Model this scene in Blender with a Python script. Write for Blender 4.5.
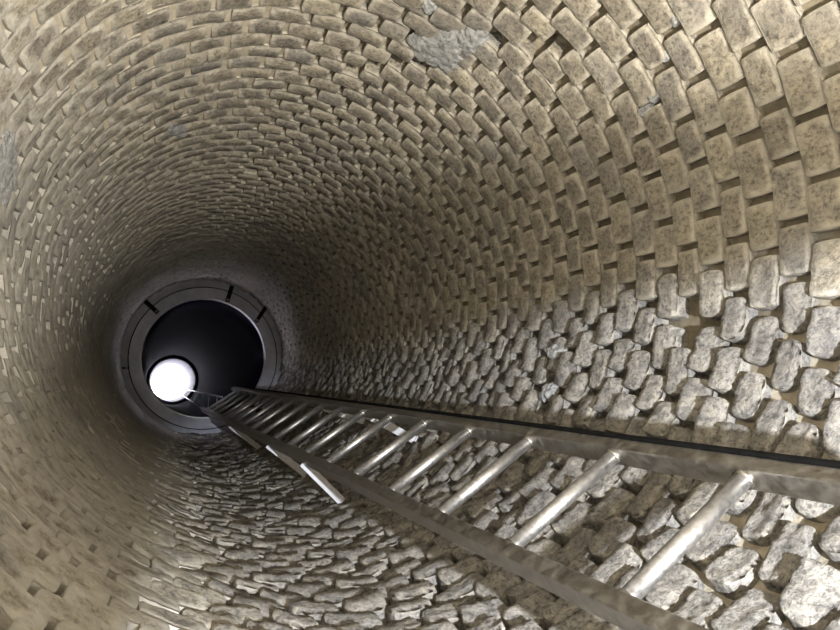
import bpy, math, random
import numpy as np
from mathutils import Vector, Matrix, noise
random.seed(7)

# ------------------------------------------------------------------ frame of the shaft
# world z runs up the axis of the shaft; the foot of the shaft is z = 0, the camera is H above it
H = 1.5
F = 687.085                                   # focal length in pixels of the 840 x 630 frame
AX = np.array([-0.36677974, 0.11080427, 0.92368557])
E1 = np.array([0.92940864, 0.0, 0.36905228])
E2 = np.array([0.04089257, 0.99384225, -0.10298244])
CAM = (-0.51, 0.375, H)
TAPER = 0.037

sc = bpy.context.scene
col = sc.collection
for o in list(bpy.data.objects): bpy.data.objects.remove(o)

# ------------------------------------------------------------------ camera
cd = bpy.data.cameras.new('camera'); cam = bpy.data.objects.new('camera', cd); col.objects.link(cam)
cd.sensor_width = 36; cd.lens = F / 840 * 36; cd.clip_start = 0.01; cd.clip_end = 200
right = Vector((E1[0], E2[0], AX[0])); down = Vector((E1[1], E2[1], AX[1])); fwd = Vector((E1[2], E2[2], AX[2]))
m = Matrix((( right[0], -down[0], -fwd[0], CAM[0]), (right[1], -down[1], -fwd[1], CAM[1]),
            (right[2], -down[2], -fwd[2], CAM[2]), (0, 0, 0, 1)))
cam.matrix_world = m
sc.camera = cam

# ------------------------------------------------------------------ sky and lights
w = bpy.data.worlds.new('world'); sc.world = w; w.use_nodes = True
w.node_tree.nodes['Background'].inputs[0].default_value = (0.86, 0.84, 1.0, 1)
w.node_tree.nodes['Background'].inputs[1].default_value = 22

def lamp(name, kind, loc, energy, colour, size, aim=None, angle=None, blend=0.15):
    l = bpy.data.lights.new(name, kind); l.energy = energy; l.color = colour
    l.shadow_soft_size = size
    o = bpy.data.objects.new(name, l); col.objects.link(o); o.location = loc
    if aim is not None:
        o.rotation_euler = (Vector(aim) - Vector(loc)).to_track_quat('-Z', 'Y').to_euler()
    if angle:
        l.spot_size = math.radians(angle); l.spot_blend = blend
    return o
def P(r, az, z):
    a = math.radians(az); return (r*math.cos(a), r*math.sin(a), z + H)
lamp('warm_work_light', 'SPOT', (0.18, 0.43, H-0.55), 400, (1.0, 0.93, 0.82), 0.05, aim=(0.18-.46, .43-.888, H-0.55-.12), angle=178, blend=0.14)
c_, s_ = math.cos(math.radians(64)), math.sin(math.radians(64))
lamp('cold_work_light', 'SPOT', (-0.05, 0.54, H-0.62), 470, (0.94, 0.96, 1.0), 0.012, aim=(-0.05+c_, .54+s_, H-0.62+.10), angle=171, blend=0.07)
sc.view_settings.view_transform = 'Standard'; sc.view_settings.look = 'None'
sc.view_settings.gamma = 1; sc.view_settings.use_curve_mapping = False
sc.view_settings.exposure = 0.0

# ------------------------------------------------------------------ helpers
def tag(o, label=None, cat=None, group=None, kind=None):
    if label: o['label'] = label
    if cat: o['category'] = cat
    if group: o['group'] = group
    if kind: o['kind'] = kind
    return o
def empty(name, loc=(0, 0, 0)):
    o = bpy.data.objects.new(name, None); o.empty_display_size = .05; col.objects.link(o); o.location = loc; return o
def mesh_obj(name, V, Fc, mat, parent=None, attrs=None, smooth=False):
    me = bpy.data.meshes.new(name); me.from_pydata([tuple(v) for v in V], [], Fc)
    if attrs:
        for k, a in attrs.items():
            at = me.attributes.new(k, 'FLOAT', 'POINT'); at.data.foreach_set('value', np.asarray(a, dtype=np.float32))
    if smooth is True: smooth = [True]*len(me.polygons)
    if smooth: me.polygons.foreach_set('use_smooth', smooth)
    me.materials.append(mat); me.update()
    o = bpy.data.objects.new(name, me); col.objects.link(o)
    if parent is not None:
        o.parent = parent
        o.matrix_parent_inverse = Matrix.Translation(parent.location).inverted()
    return o
def sstep(a, b, x):
    t = min(1, max(0, (x-a)/(b-a))); return t*t*(3-2*t)
def Rw(z): return 1 - TAPER*z                 # wall radius at height z above the camera
def wall_pt(th, z, h=0.0):
    r = Rw(z) - h; return (r*math.cos(th), r*math.sin(th), z + H)
def project(p):
    x = p[0]-CAM[0]; y = p[1]-CAM[1]; z = p[2]-CAM[2]
    c = x*np.array([E1[0], E1[1], E1[2]]) + y*np.array(E2) + z*np.array(AX)
    if c[2] < 0.02: return None
    return (420 + F*c[0]/c[2], 315 + F*c[1]/c[2])
def ray_dir(px, py):
    d = np.array([(px-420)/F, (py-315)/F, 1.0]); return np.array([d@E1, d@E2, d@AX])
def wall_hit(px, py, R0=1.0, k=TAPER):
    dx, dy, dz = ray_dir(px, py); ox, oy = CAM[0], CAM[1]
    A = dx*dx+dy*dy-k*k*dz*dz; B = ox*dx+oy*dy+R0*k*dz; C = ox*ox+oy*oy-R0*R0
    t = (-B+math.sqrt(B*B-A*C))/A
    return math.atan2(oy+t*dy, ox+t*dx), t*dz      # azimuth, height above camera

# ------------------------------------------------------------------ materials
def new_mat(name):
    mt = bpy.data.materials.new(name); mt.use_nodes = True
    nt = mt.node_tree; b = nt.nodes['Principled BSDF']; return mt, nt, b
def N(nt, t, **kw):
    n = nt.nodes.new(t)
    for k, v in kw.items():
        if k.startswith('i_'): n.inputs[k[2:]].default_value = v
        else: setattr(n, k, v)
    return n
def noise_n(nt, vec, scale, detail=5, rough=.6):
    n = N(nt, 'ShaderNodeTexNoise'); n.inputs['Scale'].default_value = scale; n.inputs['Detail'].default_value = detail
    n.inputs['Roughness'].default_value = rough; nt.links.new(vec, n.inputs['Vector']); return n.outputs['Fac']
def ramp(nt, fac, stops):
    r = N(nt, 'ShaderNodeValToRGB'); e = r.color_ramp.elements
    while len(e) < len(stops): e.new(0.5)
    for i, (p, c) in enumerate(stops):
        e[i].position = p; e[i].color = (*c, 1) if len(c) == 3 else c
    nt.links.new(fac, r.inputs[0]); return r.outputs[0]
def math_n(nt, op, a, b=None, clamp=False):
    n = N(nt, 'ShaderNodeMath', operation=op); n.use_clamp = clamp
    for i, v in enumerate((a, b)):
        if v is None: continue
        if isinstance(v, (int, float)): n.inputs[i].default_value = v
        else: nt.links.new(v, n.inputs[i])
    return n.outputs[0]
def mix(nt, f, a, b, mode='MIX'):
    n = N(nt, 'ShaderNodeMix', data_type='RGBA', blend_type=mode)
    for s, v in ((0, f), (6, a), (7, b)):
        if isinstance(v, (int, float)): n.inputs[s].default_value = v
        elif isinstance(v, tuple): n.inputs[s].default_value = (*v, 1)
        else: nt.links.new(v, n.inputs[s])
    return n.outputs[2]
def attr(nt, name):
    n = N(nt, 'ShaderNodeAttribute'); n.attribute_name = name; return n.outputs['Fac']
def bump(nt, h, strength, dist, normal=None):
    n = N(nt, 'ShaderNodeBump'); n.inputs['Strength'].default_value = strength if isinstance(strength, (int, float)) else 1
    if not isinstance(strength, (int, float)): nt.links.new(strength, n.inputs['Strength'])
    n.inputs['Distance'].default_value = dist; nt.links.new(h, n.inputs['Height'])
    if normal is not None: nt.links.new(normal, n.inputs['Normal'])
    return n.outputs[0]

def brick_material():
    mt, nt, b = new_mat('stone_brick')
    pos = N(nt, 'ShaderNodeNewGeometry').outputs['Position']
    edge, rnd, rough, smear = attr(nt, 'edge'), attr(nt, 'rnd'), attr(nt, 'rough'), attr(nt, 'smear')
    stone = ramp(nt, rnd, [(0, (.25, .23, .20)), (.35, (.34, .31, .255)), (.7, (.42, .385, .31)), (1, (.31, .295, .27))])
    n1 = noise_n(nt, pos, 26, 6, .65)
    n2 = noise_n(nt, pos, 85, 5, .75)
    n3 = noise_n(nt, pos, 3.2, 4, .6)
    stone = mix(nt, math_n(nt, 'MULTIPLY', rough, .75), stone, ramp(nt, n1, [(.3, (.24, .235, .23)), (.7, (.48, .47, .45))]))
    stone = mix(nt, .8, stone, ramp(nt, n1, [(.25, (.45, .45, .46)), (.5, (1, 1, 1)), (.75, (1.25, 1.2, 1.1))]), 'MULTIPLY')
    stone = mix(nt, .7, stone, ramp(nt, n2, [(.36, (.22, .22, .23)), (.50, (1.0, 1.0, 1.0)), (.62, (1.3, 1.28, 1.24))]), 'MULTIPLY')
    mort = mix(nt, smear, ramp(nt, n1, [(.3, (.44, .405, .335)), (.7, (.63, .59, .50))]), ramp(nt, n1, [(.3, (.40, .385, .35)), (.7, (.58, .565, .52))]))
    # mortar smeared over brick margins, more of it where the wall was rendered over
    e = math_n(nt, 'ADD', edge, math_n(nt, 'MULTIPLY', smear, .60))
    e = math_n(nt, 'ADD', e, math_n(nt, 'MULTIPLY', math_n(nt, 'SUBTRACT', n1, .5), 1.3))
    e = math_n(nt, 'SUBTRACT', e, math_n(nt, 'MULTIPLY', rough, .42))
    mk = ramp(nt, e, [(.42, (0, 0, 0)), (.90, (1, 1, 1))])
    c = mix(nt, mk, stone, mort)
    c = mix(nt, ramp(nt, n3, [(.52, (0, 0, 0)), (.72, (.55, .55, .55))]), c, (.21, .205, .205))
    nt.links.new(c, b.inputs['Base Color']); b.inputs['Roughness'].default_value = .88
    b.inputs['Specular IOR Level'].default_value = .25
    hh = math_n(nt, 'ADD', math_n(nt, 'MULTIPLY', n1, .6), math_n(nt, 'MULTIPLY', n2, .4))
    nt.links.new(bump(nt, hh, math_n(nt, 'ADD', math_n(nt, 'MULTIPLY', rough, .3), .70), .026), b.inputs['Normal'])
    return mt
def mortar_material():
    mt, nt, b = new_mat('lime_mortar')
    pos = N(nt, 'ShaderNodeNewGeometry').outputs['Position']
    pale = attr(nt, 'pale')
    n1 = noise_n(nt, pos, 30, 6, .65)
    c = mix(nt, pale, ramp(nt, n1, [(.3, (.13, .11, .07)), (.7, (.23, .20, .14))]), ramp(nt, n1, [(.3, (.50, .44, .34)), (.7, (.74, .68, .56))]))
    nt.links.new(c, b.inputs['Base Color']); b.inputs['Roughness'].default_value = .92
    nt.links.new(bump(nt, n1, .6, .012), b.inputs['Normal'])
    return mt
def simple(name, c1, c2, scale, rough, metal=0, bs=.3, bd=.004, r2=None):
    mt, nt, b = new_mat(name)
    pos = N(nt, 'ShaderNodeNewGeometry').outputs['Position']
    n1 = noise_n(nt, pos, scale, 5, .65)
    nt.links.new(ramp(nt, n1, [(.3, c1), (.7, c2)]), b.inputs['Base Color'])
    b.inputs['Metallic'].default_value = metal
    b.inputs['Roughness'].default_value = rough
    if r2 is not None:
        nt.links.new(ramp(nt, n1, [(.35, (rough,)*3), (.65, (r2,)*3)]), b.inputs['Roughness'])
    nt.links.new(bump(nt, n1, bs, bd), b.inputs['Normal'])
    return mt
M_brick = brick_material(); M_mortar = mortar_material()
M_cement = simple('grey_cement', (.20, .21, .22), (.55, .56, .56), 38, .9, bs=1, bd=.02)
M_steel = simple('dull_galvanised_steel', (.30, .28, .25), (.52, .50, .46), 45, .30, 1.0, .25, .002, .50)
M_rung = simple('worn_bright_steel', (.34, .335, .32), (.52, .51, .50), 110, .40, .95, .25, .001, .55)
M_chrome = simple('smooth_wet_steel', (.85, .84, .90), (.9, .9, .95), 20, .36, 1.0, .02, .001)
M_plate = simple('flat_bright_plate', (.60, .61, .66), (.78, .79, .84), 30, .55, 0.2, .1, .002)
M_ring = simple('grey_blue_painted_concrete', (.44, .47, .58), (.66, .69, .80), 7, .6, 0, .2, .004)
M_lip = simple('pale_metal_lip', (.25, .26, .28), (.45, .46, .48), 20, .35, .8)
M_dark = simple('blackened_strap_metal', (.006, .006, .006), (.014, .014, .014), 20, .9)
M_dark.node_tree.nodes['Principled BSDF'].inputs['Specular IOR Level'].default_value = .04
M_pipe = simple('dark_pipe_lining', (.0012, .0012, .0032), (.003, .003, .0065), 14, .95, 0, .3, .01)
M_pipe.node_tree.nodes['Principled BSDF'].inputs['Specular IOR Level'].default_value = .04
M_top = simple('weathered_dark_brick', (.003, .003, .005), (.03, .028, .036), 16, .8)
M_floor = simple('damp_silt_floor', (.10, .085, .06), (.19, .16, .12), 12, .8, 0, .6, .02)
M_cream = simple('ochre_stone', (.34, .25, .13), (.52, .40, .22), 40, .9, 0, .6, .008)

# ------------------------------------------------------------------ look of the wall around the shaft
def az_of(th): return math.degrees(th) % 360          # 0 right, 90 lower side of the picture, 180 left, 270 upper side
def zone(th, z):
    a = az_of(th)
    wob = 6*noise.noise((math.cos(th)*2, math.sin(th)*2, z*1.3))
    a2 = (a + wob) % 360
    d = a2 if a2 < 180 else a2-360                     # -180..180
    rough = sstep(4, 16, d) * (1 - sstep(98, 128, d))  # rugged dressed stones behind the ladder
    s = 0.12 + .0*d
    aa = a2
    smear = sstep(100, 128, aa) * (1 - sstep(190, 262, aa)) * .9
    smear = max(smear, 0.15)
    irregular = 0.0
    if z < 1.55 and d > 0: irregular = .85 * sstep(4, 14, d) * (1-sstep(1.2, 1.55, z)) * (1-sstep(50, 75, d))
    fill = sstep(188, 222, aa) * (1-sstep(255, 285, aa))
    return rough, smear, irregular, fill
def joint_depth(th, z):
    rough, smear, irr, fill = zone(th, z)
    d = .034 + .028*rough + .02*sstep(.4, .8, smear)
    d = d*(1-fill) + .008*fill
    d = d*(1-irr*.5)
    return d

def sides(th):
    a = az_of(th)
    if a < 8 or a >= 318: return 'wall_right'
    if a < 104: return 'wall_lower'
    if a < 215: return 'wall_left'
    return 'wall_upper'
ARCS = {'wall_lower': (8, 104), 'wall_left': (104, 215), 'wall_upper': (215, 318), 'wall_right': (318, 368)}

N_COL = 41
Z0, Z1 = -0.62, 6.87
PITCH = 2*math.pi/N_COL
WROW = 0.0875


# the courses: height, width and the cuts between bricks
rowrnd = random.Random(3); ROWS = []
_z = Z0; _k = 0
while _z < Z1:
    wr_ = WROW*rowrnd.uniform(.93, 1.07)
    sh_ = (_k % 2)*.5 + rowrnd.uniform(-.10, .10)
    ROWS.append((_z, wr_, [(c + sh_ + rowrnd.uniform(-.07, .07))*PITCH for c in range(N_COL)]))
    _z += wr_; _k += 1
def wave(th, z): return .012*noise.noise((math.cos(th)*2, math.sin(th)*2, z*.8))
def adiff(a, b): return ((a-b+math.pi) % (2*math.pi)) - math.pi
def snap(q):
    gt, gz = q
    return min(((c, z+w_/2+wave(c, z)) for z, w_, cs in ROWS for c in cs), key=lambda p: (adiff(p[0], gt)*Rw(gz))**2 + (p[1]-gz)**2)
# places where the photograph shows dark gaping head joints or missing bricks
gaps = [snap(wall_hit(*q)) for q in [(497, 33), (527, 41), (557, 49), (345, 67), (369, 67), (390, 63), (413, 62), (253, 170), (326, 213), (400, 41), (254, 174)]]
missing = [wall_hit(*q) for q in [(692, 322), (540, 395)]]

def wall_backing(name, a0, a1):
    nz, na = 380, int((a1-a0)*1.9)
    V, Fc, pale = [], [], []
    zs = np.concatenate([np.linspace(-H, Z0, 6)[:-1], np.linspace(Z0, 6.93, nz)])
    for z in zs:
        for j in range(na+1):
            th = math.radians(a0 + (a1-a0)*j/na)
            r_, s_, ir, fi = zone(th, z)
            n = noise.noise((math.cos(th)*14, math.sin(th)*14, z*14))*.004
            hole = 0
            for (gt, gz) in gaps:
                if abs(z-gz) < .08:
                    q = math.hypot(z-gz, ((th-gt+math.pi) % (2*math.pi)-math.pi)*Rw(z))
                    hole = max(hole, .09*(1-sstep(.03, .055, q)))
            V.append(wall_pt(th, z, -joint_depth(th, z)+n-hole))
            pale.append(min(1, max(.85*fi, ir*.75*(noise.noise((math.cos(th)*5, math.sin(th)*5, z*5))+.75), .03 + .25*(1-r_)*(1-sstep(.4, .8, s_))*(noise.noise((math.cos(th)*3, math.sin(th)*3, z*2))+.5))))
    for i in range(len(zs)-1):
        for j in range(na):
            p = i*(na+1)+j; Fc.append((p, p+1, p+na+2, p+na+1))
    o = mesh_obj(name, V, Fc, M_mortar, None, {'pale': pale}, True)
    # outer skin, so the wall has thickness
    k = bpy.data.objects[o.name]
    md = o.modifiers.new('thickness', 'SOLIDIFY'); md.thickness = .12; md.offset = 1
    tag(o, kind='structure')
    return o
walls = {k: wall_backing(k, *v) for k, v in ARCS.items()}
def label_wall(k, t): walls[k]['label'] = t
label_wall('wall_right', 'right side of the round shaft wall, neat tan bricks with deep head joints')
label_wall('wall_lower', 'lower side of the round shaft wall behind the ladder, rugged pale stones with open joints')
label_wall('wall_left', 'left side of the round shaft wall, bricks smeared with mortar and pocked with holes')
label_wall('wall_upper', 'upper side of the round shaft wall, tan bricks with pale mortar joints')

# ------------------------------------------------------------------ bricks
def brick_geom(th0, z0, a, bq, h, seed, nu, nv, prm):
    """one brick on the curved wall: th0,z0 centre, a half length, bq half width, h how proud"""
    rough, smear, irr, fill = prm
    rs = random.Random(seed)
    skew = rs.uniform(-.12, .12)*(0.3+.4*rough) + .18*rough + rs.uniform(-.3, .3)*irr
    tilt = rs.uniform(-.004, .006)*(1+rough) + .002*(1-smear)
    tilt2 = rs.uniform(-.005, .005)*(1+.8*rough)
    lop = [rs.uniform(0, .04+.10*rough+.12*irr) for _ in range(4)]
    rc = .10 + .12*rough + .12*irr
    us = [-1.0] + list(np.linspace(-.92, .92, nu)) + [1.0]
    vs = [-1.0] + list(np.linspace(-.86, .86, nv)) + [1.0]
    Rl = Rw(z0)
    V, E = [], []
    def put(u, v, hh, e):
        q = rc*.5
        x = u*math.sqrt(max(0, 1-q*v*v*abs(u)**3*1.2)); y = v*math.sqrt(max(0, 1-q*u*u*abs(v)**3*1.5))
        # lopped corners
        for k, (cu, cv) in enumerate(((-1, -1), (1, -1), (1, 1), (-1, 1))):
            wgt = max(0, u*cu)*max(0, v*cv); wgt = wgt**2
            x -= cu*lop[k]*wgt*.45; y -= cv*lop[k]*wgt*.6
        y += skew*x*.5
        zz = z0 + y*bq
        r_ = Rw(zz)
        n = noise.noise((x*2.2+seed*1.7, y*1.5+seed*.37, seed*.11))
        n2 = noise.noise((x*6+seed*2.3, y*4-seed, seed*.7))
        amp = .003 + .0045*rough
        hh2 = hh + amp*n + amp*.5*n2 + tilt*v + tilt2*u
        th = th0 + (x*a + .003*rough*n)/r_
        V.append(wall_pt(th, zz, hh2)); E.append(e)
    W_, L_ = len(vs), len(us)
    for u in us:
        for v in vs:
            m_ = (abs(u) == 1) + (abs(v) == 1)
            drop = .0 if m_ == 0 else (.007 + .005*rough if m_ == 1 else .011+.006*rough)
            e = max(abs(u)**3, abs(v)**3)
            put(u, v, h - drop*(1-.75*smear), e)
    Fc = []
    for i in range(L_-1):
        for j in range(W_-1):
            p = i*W_+j; Fc.append((p, p+W_, p+W_+1, p+1))
    n_top = len(Fc)
    loop = [(i, 0) for i in range(L_)] + [(L_-1, j) for j in range(1, W_)] + [(i, W_-1) for i in range(L_-2, -1, -1)] + [(0, j) for j in range(W_-2, 0, -1)]
    base = len(V)
    for (i, j) in loop:
        put(us[i], vs[j], -.075, -1.6)
    n_ = len(loop)
    for k in range(n_):
        p = loop[k][0]*W_+loop[k][1]; q = loop[(k+1) % n_][0]*W_+loop[(k+1) % n_][1]
        Fc.append((p, base+k, base+(k+1) % n_, q)[::-1])
    rv = rs.random()
    return V, Fc, E, [rv]*len(V), [rough]*len(V), [smear]*base + [0.0]*(len(V)-base), [k < n_top for k in range(len(Fc))]

bricks = []
rnd = random.Random(5)
for row, (zrow, wr, cuts) in enumerate(ROWS):
    for c in range(N_COL):
        t0 = cuts[c]; t1 = cuts[(c+1) % N_COL] + (2*math.pi if c == N_COL-1 else 0)
        thm = (t0+t1)/2; zc = zrow + wr/2 + wave(thm, zrow)
        prm = zone(thm, zc); rough, smear, irr, fill = prm
        r_ = Rw(zc)
        gap = .017 + .006*rnd.random() + .003*rough
        if 112 < az_of(thm) < 200 and rnd.random() < (.75 if az_of(thm) < 126 else .35): gap = .002
        elif 126 < az_of(thm) < 200: gap = .026 + .010*rnd.random()
        if az_of(thm) > 200 and az_of(thm) < 262 : gap = .014 + .006*rnd.random()
        cut_lo = cut_hi = 0
        for (gt, gz) in gaps:
            if abs(zc-gz) < wr*.5 and abs(adiff(t0, gt))*r_ < .01: cut_lo = .024
            if abs(zc-gz) < wr*.5 and abs(adiff(t1, gt))*r_ < .01: cut_hi = .024
        bed = .005*(1-smear) + .004*rough
        aL = (t1-t0)*r_/2 - gap/2 - (cut_lo+cut_hi)/2; thm += (cut_lo-cut_hi)/2/r_; bW = wr/2 - bed/2 + .004*smear - irr*.004
        skip = False
        for (gt, gz) in missing:
            if abs(zc-gz) < wr*.5 and abs(((thm-gt+math.pi) % (2*math.pi))-math.pi)*r_ < .075: skip = True
        
        if skip: continue
        th_ = thm + rnd.uniform(-.15, .15)*gap/r_
        h = rnd.uniform(-.002, .003)*(1-.7*smear) + rough*rnd.uniform(-.006, .007) - irr*rnd.uniform(0, .004)
        pr = project(wall_pt(thm, zc))
        area = 0
        if pr:
            cs = [project(wall_pt(thm + sx*aL/r_, zc + sy*bW)) for sx, sy in ((-1, -1), (1, -1), (1, 1), (-1, 1))]
            if all(cs):
                area = abs(sum(cs[k][0]*cs[(k+1) % 4][1]-cs[(k+1) % 4][0]*cs[k][1] for k in range(4)))/2
                vis = any(-5 < x < 845 and -5 < y < 635 for x, y in cs)
            else: vis = False; 
        else: vis = False
        bricks.append((area if vis else 0, area, th_, zc, aL, bW, h, len(bricks)+1, prm, sides(thm)))

bricks.sort(key=lambda b: -b[0])
count = {k: 0 for k in ARCS}; rest = {k: [[], [], [], [], [], [], []] for k in ARCS}
LIMIT = 300
OCH = wall_hit(507, 374)
for (vis, area, th_, zc, aL, bW, h, seed, prm, side) in bricks:
    if area > 1400: nu, nv = 13, 7
    elif area > 500: nu, nv = 9, 5
    elif area > 120: nu, nv = 6, 3
    else: nu, nv = 4, 2
    g = brick_geom(th_, zc, aL, bW, h, seed, nu, nv, prm)
    if vis > 0 and count[side] < LIMIT:
        count[side] += 1
        ochre = abs(th_-OCH[0]) < .05 and abs(zc-OCH[1]) < .045
        o = mesh_obj('brick', g[0], g[1], M_cream if ochre else M_brick, walls[side], {'edge': g[2], 'rnd': g[3], 'rough': g[4], 'smear': g[5]}, g[6])
    else:
        R_ = rest[side]; off = len(R_[0])
        R_[0].extend(g[0]); R_[1].extend([tuple(i+off for i in f) for f in g[1]])
        for k in range(2, 7): R_[k].extend(g[k])
for k, R_ in rest.items():
    o = mesh_obj('far_brickwork', R_[0], R_[1], M_brick, walls[k], {'edge': R_[2], 'rnd': R_[3], 'rough': R_[4], 'smear': R_[5]}, R_[6])
    tag(o, kind='stuff')

# ------------------------------------------------------------------ floor of the shaft, below the frame
V = [(0, 0, 0)]; Fc = []
for ir, r in enumerate((.35, .7, 1.16)):
    for k in range(48):
        a = 2*math.pi*k/48; V.append((r*math.cos(a), r*math.sin(a), .012*noise.noise((r*4*math.cos(a), r*4*math.sin(a), 0))))
for k in range(48):
    Fc.append((0, 1+k, 1+(k+1) % 48))
    for ir in range(2):
        p = 1+ir*48+k; q = 1+ir*48+(k+1) % 48; Fc.append((p, p+48, q+48, q))
tag(mesh_obj('floor', V, Fc, M_floor), kind='structure')

# ------------------------------------------------------------------ cement daubs on the wall
def patch(px, py, wpx, hpx, rot, wall, mat, name, seed, thick=.012, n=26):
    th0, z0 = wall_hit(px, py)
    V, Fc = [], []
    c0 = np.array(project(wall_pt(th0, z0))); e = .02
    a1 = np.array(project(wall_pt(th0+e/Rw(z0), z0))) - c0; a2 = np.array(project(wall_pt(th0, z0+e))) - c0
    Mx = np.linalg.inv(np.array([a1/e, a2/e]).T)
    for i in range(n):
        for j in range(n):
            u = -1+2*i/(n-1); v = -1+2*j/(n-1)
            # square to disc
            x = u*math.sqrt(1-v*v/2); y = v*math.sqrt(1-u*u/2); rr = math.hypot(x, y)
            k = 1 + .38*noise.noise((x*1.6/(rr+.2)+seed, y*1.6/(rr+.2), seed)) + .25*noise.noise((x*5/(rr+.2)+seed, y*5/(rr+.2), 2))
            X = x*k*wpx/2; Y = y*k*hpx/2
            cr, sr = math.cos(rot), math.sin(rot)
            s = Mx @ np.array([X*cr-Y*sr, X*sr+Y*cr])
            th = th0 + s[0]/Rw(z0); z = z0 + s[1]
            nn = noise.noise((s[0]*45+seed, s[1]*45, seed))*.5 + noise.noise((s[0]*110, s[1]*110, seed))*.35
            hh = (-.02 + (thick+.02)*(1-rr**5)) + .012*nn*(1-rr**4)
            V.append(wall_pt(th, z, hh))
    for i in range(n-1):
        for j in range(n-1):
            p = i*n+j; Fc.append((p, p+n, p+n+1, p+1))
    return mesh_obj(name, V, Fc, mat, walls[wall], None, True)
patch(440, 52, 62, 46, .2, 'wall_upper', M_cement, 'cement_patch', 11, .012)['label'] = 'light grey cement daub over the bricks'
patch(470, 42, 34, 30, .8, 'wall_upper', M_cement, 'cement_patch', 4, .010)['label'] = 'darker rough end of the grey cement daub'
patch(428, 6, 18, 16, .3, 'wall_upper', M_cement, 'cement_patch', 5, .008)
patch(5, 170, 34, 84, .1, 'wall_left', M_cement, 'cement_patch', 6, .008)
patch(178, 132, 26, 16, .1, 'wall_upper', M_cement, 'cement_patch', 7, .006)
for i, (x, y) in enumerate([(672, 21), (662, 58), (652, 97), (642, 112), (645, 193)]):
    patch(x, y, 21, 13, -.55, 'wall_right', M_cement, 'joint_filling', 20+i, -.002, 14)
patch(553, 352, 18, 17, 0, 'wall_lower', M_cement, 'cement_patch', 31, .012)
patch(546, 390, 13, 22, .6, 'wall_lower', M_cement, 'cement_patch', 32, .006)

# ------------------------------------------------------------------ boxes, bars
def box_geom(c, ax, ay, az, hx, hy, hz, bev=.0):
    c = np.array(c); V = []; Fc = []
    b = bev
    if b <= 0:
        for sx in (-1, 1):
            for sy in (-1, 1):
                for sz in (-1, 1): V.append(c + ax*hx*sx + ay*hy*sy + az*hz*sz)
        return V, [(0, 1, 3, 2), (4, 6, 7, 5), (0, 4, 5, 1), (2, 3, 7, 6), (0, 2, 6, 4), (1, 5, 7, 3)]
    prof = []
    for k, (sx, sy) in enumerate(((1, 1), (-1, 1), (-1, -1), (1, -1))):
        for t in range(4):
            a = math.pi/2*k + math.pi/2*t/3
            prof.append((sx*(hx-b)+b*math.cos(a), sy*(hy-b)+b*math.sin(a)))
    n = len(prof)
    for s in (-1, 1):
        for (x, y) in prof: V.append(c + ax*x + ay*y + az*hz*s)
    for k in range(n): Fc.append((k, (k+1) % n, n+(k+1) % n, n+k))
    Fc.append(tuple(range(n))[::-1]); Fc.append(tuple(range(n, 2*n)))
    return V, Fc
def join(*gs):
    V, Fc = [], []
    for v, f in gs:
        o = len(V); V += list(v); Fc += [tuple(i+o for i in q) for q in f]
    return V, Fc
def tube_geom(p, q, r, n=14, caps=True):
    p = np.array(p, float); q = np.array(q, float); d = (q-p)/np.linalg.norm(q-p)
    u = np.cross(d, [0, 0, 1.0]) if abs(d[2]) < .9 else np.cross(d, [1.0, 0, 0]); u /= np.linalg.norm(u); v = np.cross(d, u)
    V = [c + r*(math.cos(2*math.pi*k/n)*u + math.sin(2*math.pi*k/n)*v) for c in (p, q) for k in range(n)]
    Fc = [(k, (k+1) % n, n+(k+1) % n, n+k) for k in range(n)]
    if caps: Fc += [tuple(range(n))[::-1], tuple(range(n, 2*n))]
    return V, Fc

# ------------------------------------------------------------------ the long ladder
SCALE = 1.17
C0 = np.array(CAM)
U0 = C0 + ray_dir(742, 478)*SCALE                      # a point of the upper rail, by its topmost rung in view
dL = ray_dir(125, 372); dL /= np.linalg.norm(dL)       # direction of the rails
rl = ray_dir(625, 597)
L0 = C0 + rl*((U0-C0)@dL/(rl@dL))
rung = L0-U0; WID = np.linalg.norm(rung); rung /= WID
nrm = np.cross(dL, rung); nrm /= np.linalg.norm(nrm)
if nrm@np.array([U0[0], U0[1], 0]) < 0: nrm = -nrm     # points to the wall
STEP = .2925*SCALE
RHW, RHD = .017, .024                                 # rail half width and half depth
s_bot = -(U0[2]-H-.40)/dL[2]; s_top = (7.02+H-U0[2])/dL[2]
lad = tag(empty('ladder', tuple(U0 + dL*s_bot + rung*WID/2)), 'long dull steel ladder standing off the lower wall and running to the dark ring', 'ladder')
for P0, sgn in ((U0, -1), (L0, 1)):
    if sgn < 0:  # solid black strip built for the dark line beside this rail
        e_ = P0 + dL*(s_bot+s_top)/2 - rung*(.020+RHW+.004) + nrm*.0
        mesh_obj('dark_line_strip', *box_geom(e_, rung, nrm, dL, .004, RHD+.002, (s_top-s_bot)/2), M_dark, lad)['label'] = 'thin black strip standing for a dark line along the outer edge of the rail'
    mid = P0 + dL*(s_bot+s_top)/2 + rung*sgn*.020 + nrm*.004
    rail = mesh_obj('side_rail', *box_geom(mid, rung, nrm, dL, RHW, RHD, (s_top-s_bot)/2, .004), M_steel, lad)
k0 = math.ceil((s_bot+.1)/STEP); k1 = int((s_top-.05)/STEP)
for k in range(k0, k1+1):
    a = U0 + dL*STEP*k + nrm*.004; b_ = a + rung*WID
    r_ = mesh_obj('rung', *tube_geom(a - rung*.006, b_ + rung*.006, .0155, 18), M_rung, lad, None, True)
    for p_, s in ((a, 1), (b_, -1)):
        if k <= 6: mesh_obj('weld_bead', *tube_geom(p_ - rung*s*.006, p_ + rung*s*.003, .0195, 14), M_steel, r_, None, True)
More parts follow.
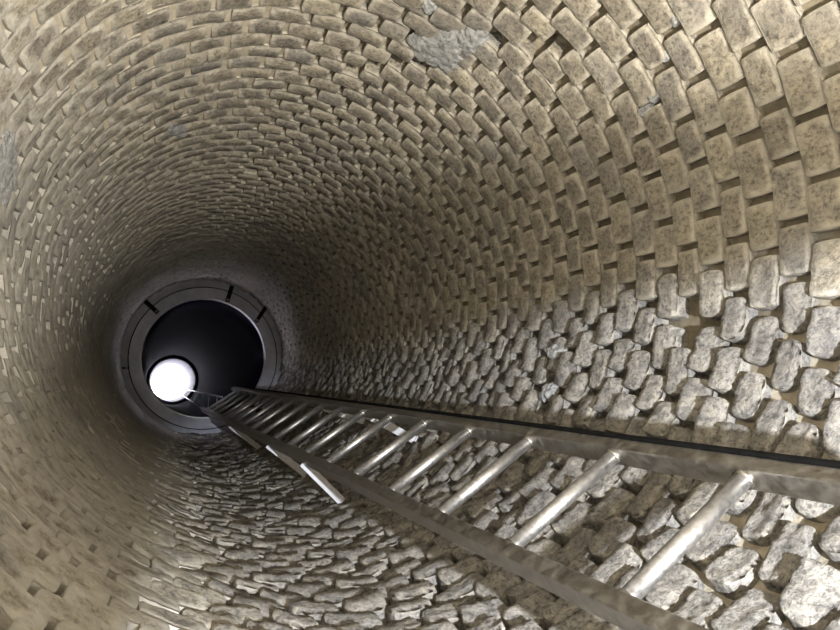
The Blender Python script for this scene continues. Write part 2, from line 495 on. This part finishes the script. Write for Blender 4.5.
# wall brackets, in pairs
for (px, py, ux, uy) in [(342, 501, 415, 440), (306, 474, 364, 421), (260, 448, 306, 404)]:
    th, z = wall_hit(px, py)
    thu = wall_hit(ux, uy)[0]
    foot = np.array(wall_pt(th, z))
    s = (foot-L0)@dL
    for P0, low in ((L0, True), (U0, False)):
        if not low: thu, z = wall_hit(ux, uy); s = (np.array(wall_pt(thu, z))-U0)@dL
        st = P0 + dL*s + nrm*.02 + rung*(.034 if low else -.018)
        en = np.array(wall_pt(th if low else thu, z, -.004))
        ax = en-st; t = np.linalg.norm(ax); ax /= t
        wd = rung - ax*(rung@ax); wd /= np.linalg.norm(wd); fl = np.cross(wd, ax)
        br = mesh_obj('wall_bracket', *box_geom((st+en)/2, wd, fl, ax, .018, .004, t/2), M_plate, lad)
        br['label'] = 'pale flat steel wall bracket'
        end = st + ax*(t-.006) + wd*(.04 if low else -.04)
        mesh_obj('foot_plate', *box_geom(end, wd, fl, ax, .058, .016, .003), M_plate, br)
        for q in (.0, .035):
            e_ = end + wd*(q if low else -q)
            mesh_obj('bolt', *tube_geom(e_ - ax*.016, e_, .007, 6), M_plate, br)

# ------------------------------------------------------------------ ring at the top of the brickwork
ZR = 6.90
def annulus(r0, r1, z0, z1, c=(0, 0), n=96, c1=None):
    V, Fc = [], []
    c1 = c1 or c
    for (r, z, cc) in ((r0, z0, c), (r1, z0, c1), (r1, z1, c1), (r0, z1, c)):
        for k in range(n):
            a = 2*math.pi*k/n; V.append((cc[0]+r*math.cos(a), cc[1]+r*math.sin(a), z+H))
    for s in range(4):
        for k in range(n):
            Fc.append((s*n+k, s*n+(k+1) % n, ((s+1) % 4)*n+(k+1) % n, ((s+1) % 4)*n+k))
    return V, Fc
ring = tag(empty('collar_ring', (0, 0, ZR+H)), 'grey blue collar ring around the dark pipe mouth at the end of the brickwork', 'ring')
RC = (0.006, 0.018)
RI = .572
f_ = mesh_obj('collar_face', *annulus(RI, .675, ZR-.03, ZR+.05, RC), M_ring, ring, None, False)
mesh_obj('outer_flange', *annulus(.665, .90, ZR+.03, ZR+.10, (0, 0)), M_ring, ring)
mesh_obj('dark_groove_ring', *annulus(.672, .684, ZR-.025, ZR+.04, RC), M_dark, ring)  # black ring built for the dark groove around the collar face
mesh_obj('inner_lip', *annulus(RI-.004, RI+.002, ZR-.040, ZR+.06, RC), M_lip, ring)
for (x0, y0, x1, y1, wd) in [(143, 299, 158, 313, .020), (232, 286, 227, 302, .020), (266, 307, 256, 322, .018), (122, 368, 129, 368, .008), (260, 412, 250, 404, .018)]:
    def onp(px, py, zz):
        d = ray_dir(px, py); t = zz/d[2]; return C0 + d*t
    p = onp(x0, y0, ZR-.05); q = onp(x1, y1, ZR-.05); d = q-p; L_ = np.linalg.norm(d); d /= L_
    up = np.array([0, 0, 1.0]); sd = np.cross(up, d)
    st = mesh_obj('strap', *box_geom((p+q)/2, sd, up, d, wd, .010, L_/2), M_dark, ring)
    mesh_obj('bolt', *tube_geom(q - d*.02 - up*.022, q - d*.02, .012, 8), M_lip, st, None, True)

# ------------------------------------------------------------------ dark pipe above the ring, open to the sky
ZT = 19.2
pipe = tag(empty('riser_pipe', (RC[0], RC[1], ZR+.06+H)), 'dark wet pipe rising beyond the collar ring to the bright open mouth', 'pipe')
CT = (RC[0]+.035, RC[1]-.02)
def tube_shell(r0, r1, z0, z1, ca, cb, th=.03, n=96, nz=10):
    V, Fc = [], []
    for s, dr in ((0, 0), (1, th)):
        for i in range(nz+1):
            t = i/nz; r = r0+(r1-r0)*t+dr; cx = ca[0]+(cb[0]-ca[0])*t; cy = ca[1]+(cb[1]-ca[1])*t
            for k in range(n):
                a = 2*math.pi*k/n; V.append((cx+r*math.cos(a), cy+r*math.sin(a), z0+(z1-z0)*t+H))
    m_ = (nz+1)*n
    for i in range(nz):
        for k in range(n):
            p = i*n+k; q = i*n+(k+1) % n
            Fc.append((p, p+n, q+n, q)); Fc.append((m_+p, m_+q, m_+q+n, m_+p+n))
    for k in range(n):
        q = (k+1) % n
        Fc.append((k, q, m_+q, m_+k)); e_ = nz*n; Fc.append((e_+k, m_+e_+k, m_+e_+q, e_+q))
    return V, Fc
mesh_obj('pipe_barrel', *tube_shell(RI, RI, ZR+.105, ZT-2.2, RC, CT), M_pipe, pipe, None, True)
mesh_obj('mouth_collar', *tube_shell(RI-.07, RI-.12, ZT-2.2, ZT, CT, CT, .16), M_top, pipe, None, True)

# ------------------------------------------------------------------ second ladder, in the pipe
def pipe_pt(px, py, z):
    d = ray_dir(px, py); return C0 + d*(z/d[2])
lo_a, lo_b = pipe_pt(222, 421, 7.1), pipe_pt(177, 392, 17.5)
up_a, up_b = pipe_pt(222, 397, 7.1), pipe_pt(184, 389, 17.5)
lad2 = tag(empty('upper_ladder', tuple((lo_a+up_a)/2)), 'thin bright steel ladder inside the dark pipe, leading to the bright mouth', 'ladder')
for a, b_ in ((lo_a, lo_b), (up_a, up_b)):
    d = b_-a; L_ = np.linalg.norm(d); d /= L_
    u_ = (up_a-lo_a); u_ -= d*(u_@d); u_ /= np.linalg.norm(u_); v_ = np.cross(d, u_)
    mesh_obj('side_rail', *tube_geom(a, b_, .010, 12), M_chrome, lad2, None, True)
for k in range(9):
    t = (k+.5)/9
    mesh_obj('rung', *tube_geom(lo_a+(lo_b-lo_a)*t, up_a+(up_b-up_a)*t, .004, 8), M_chrome, lad2, None, True)
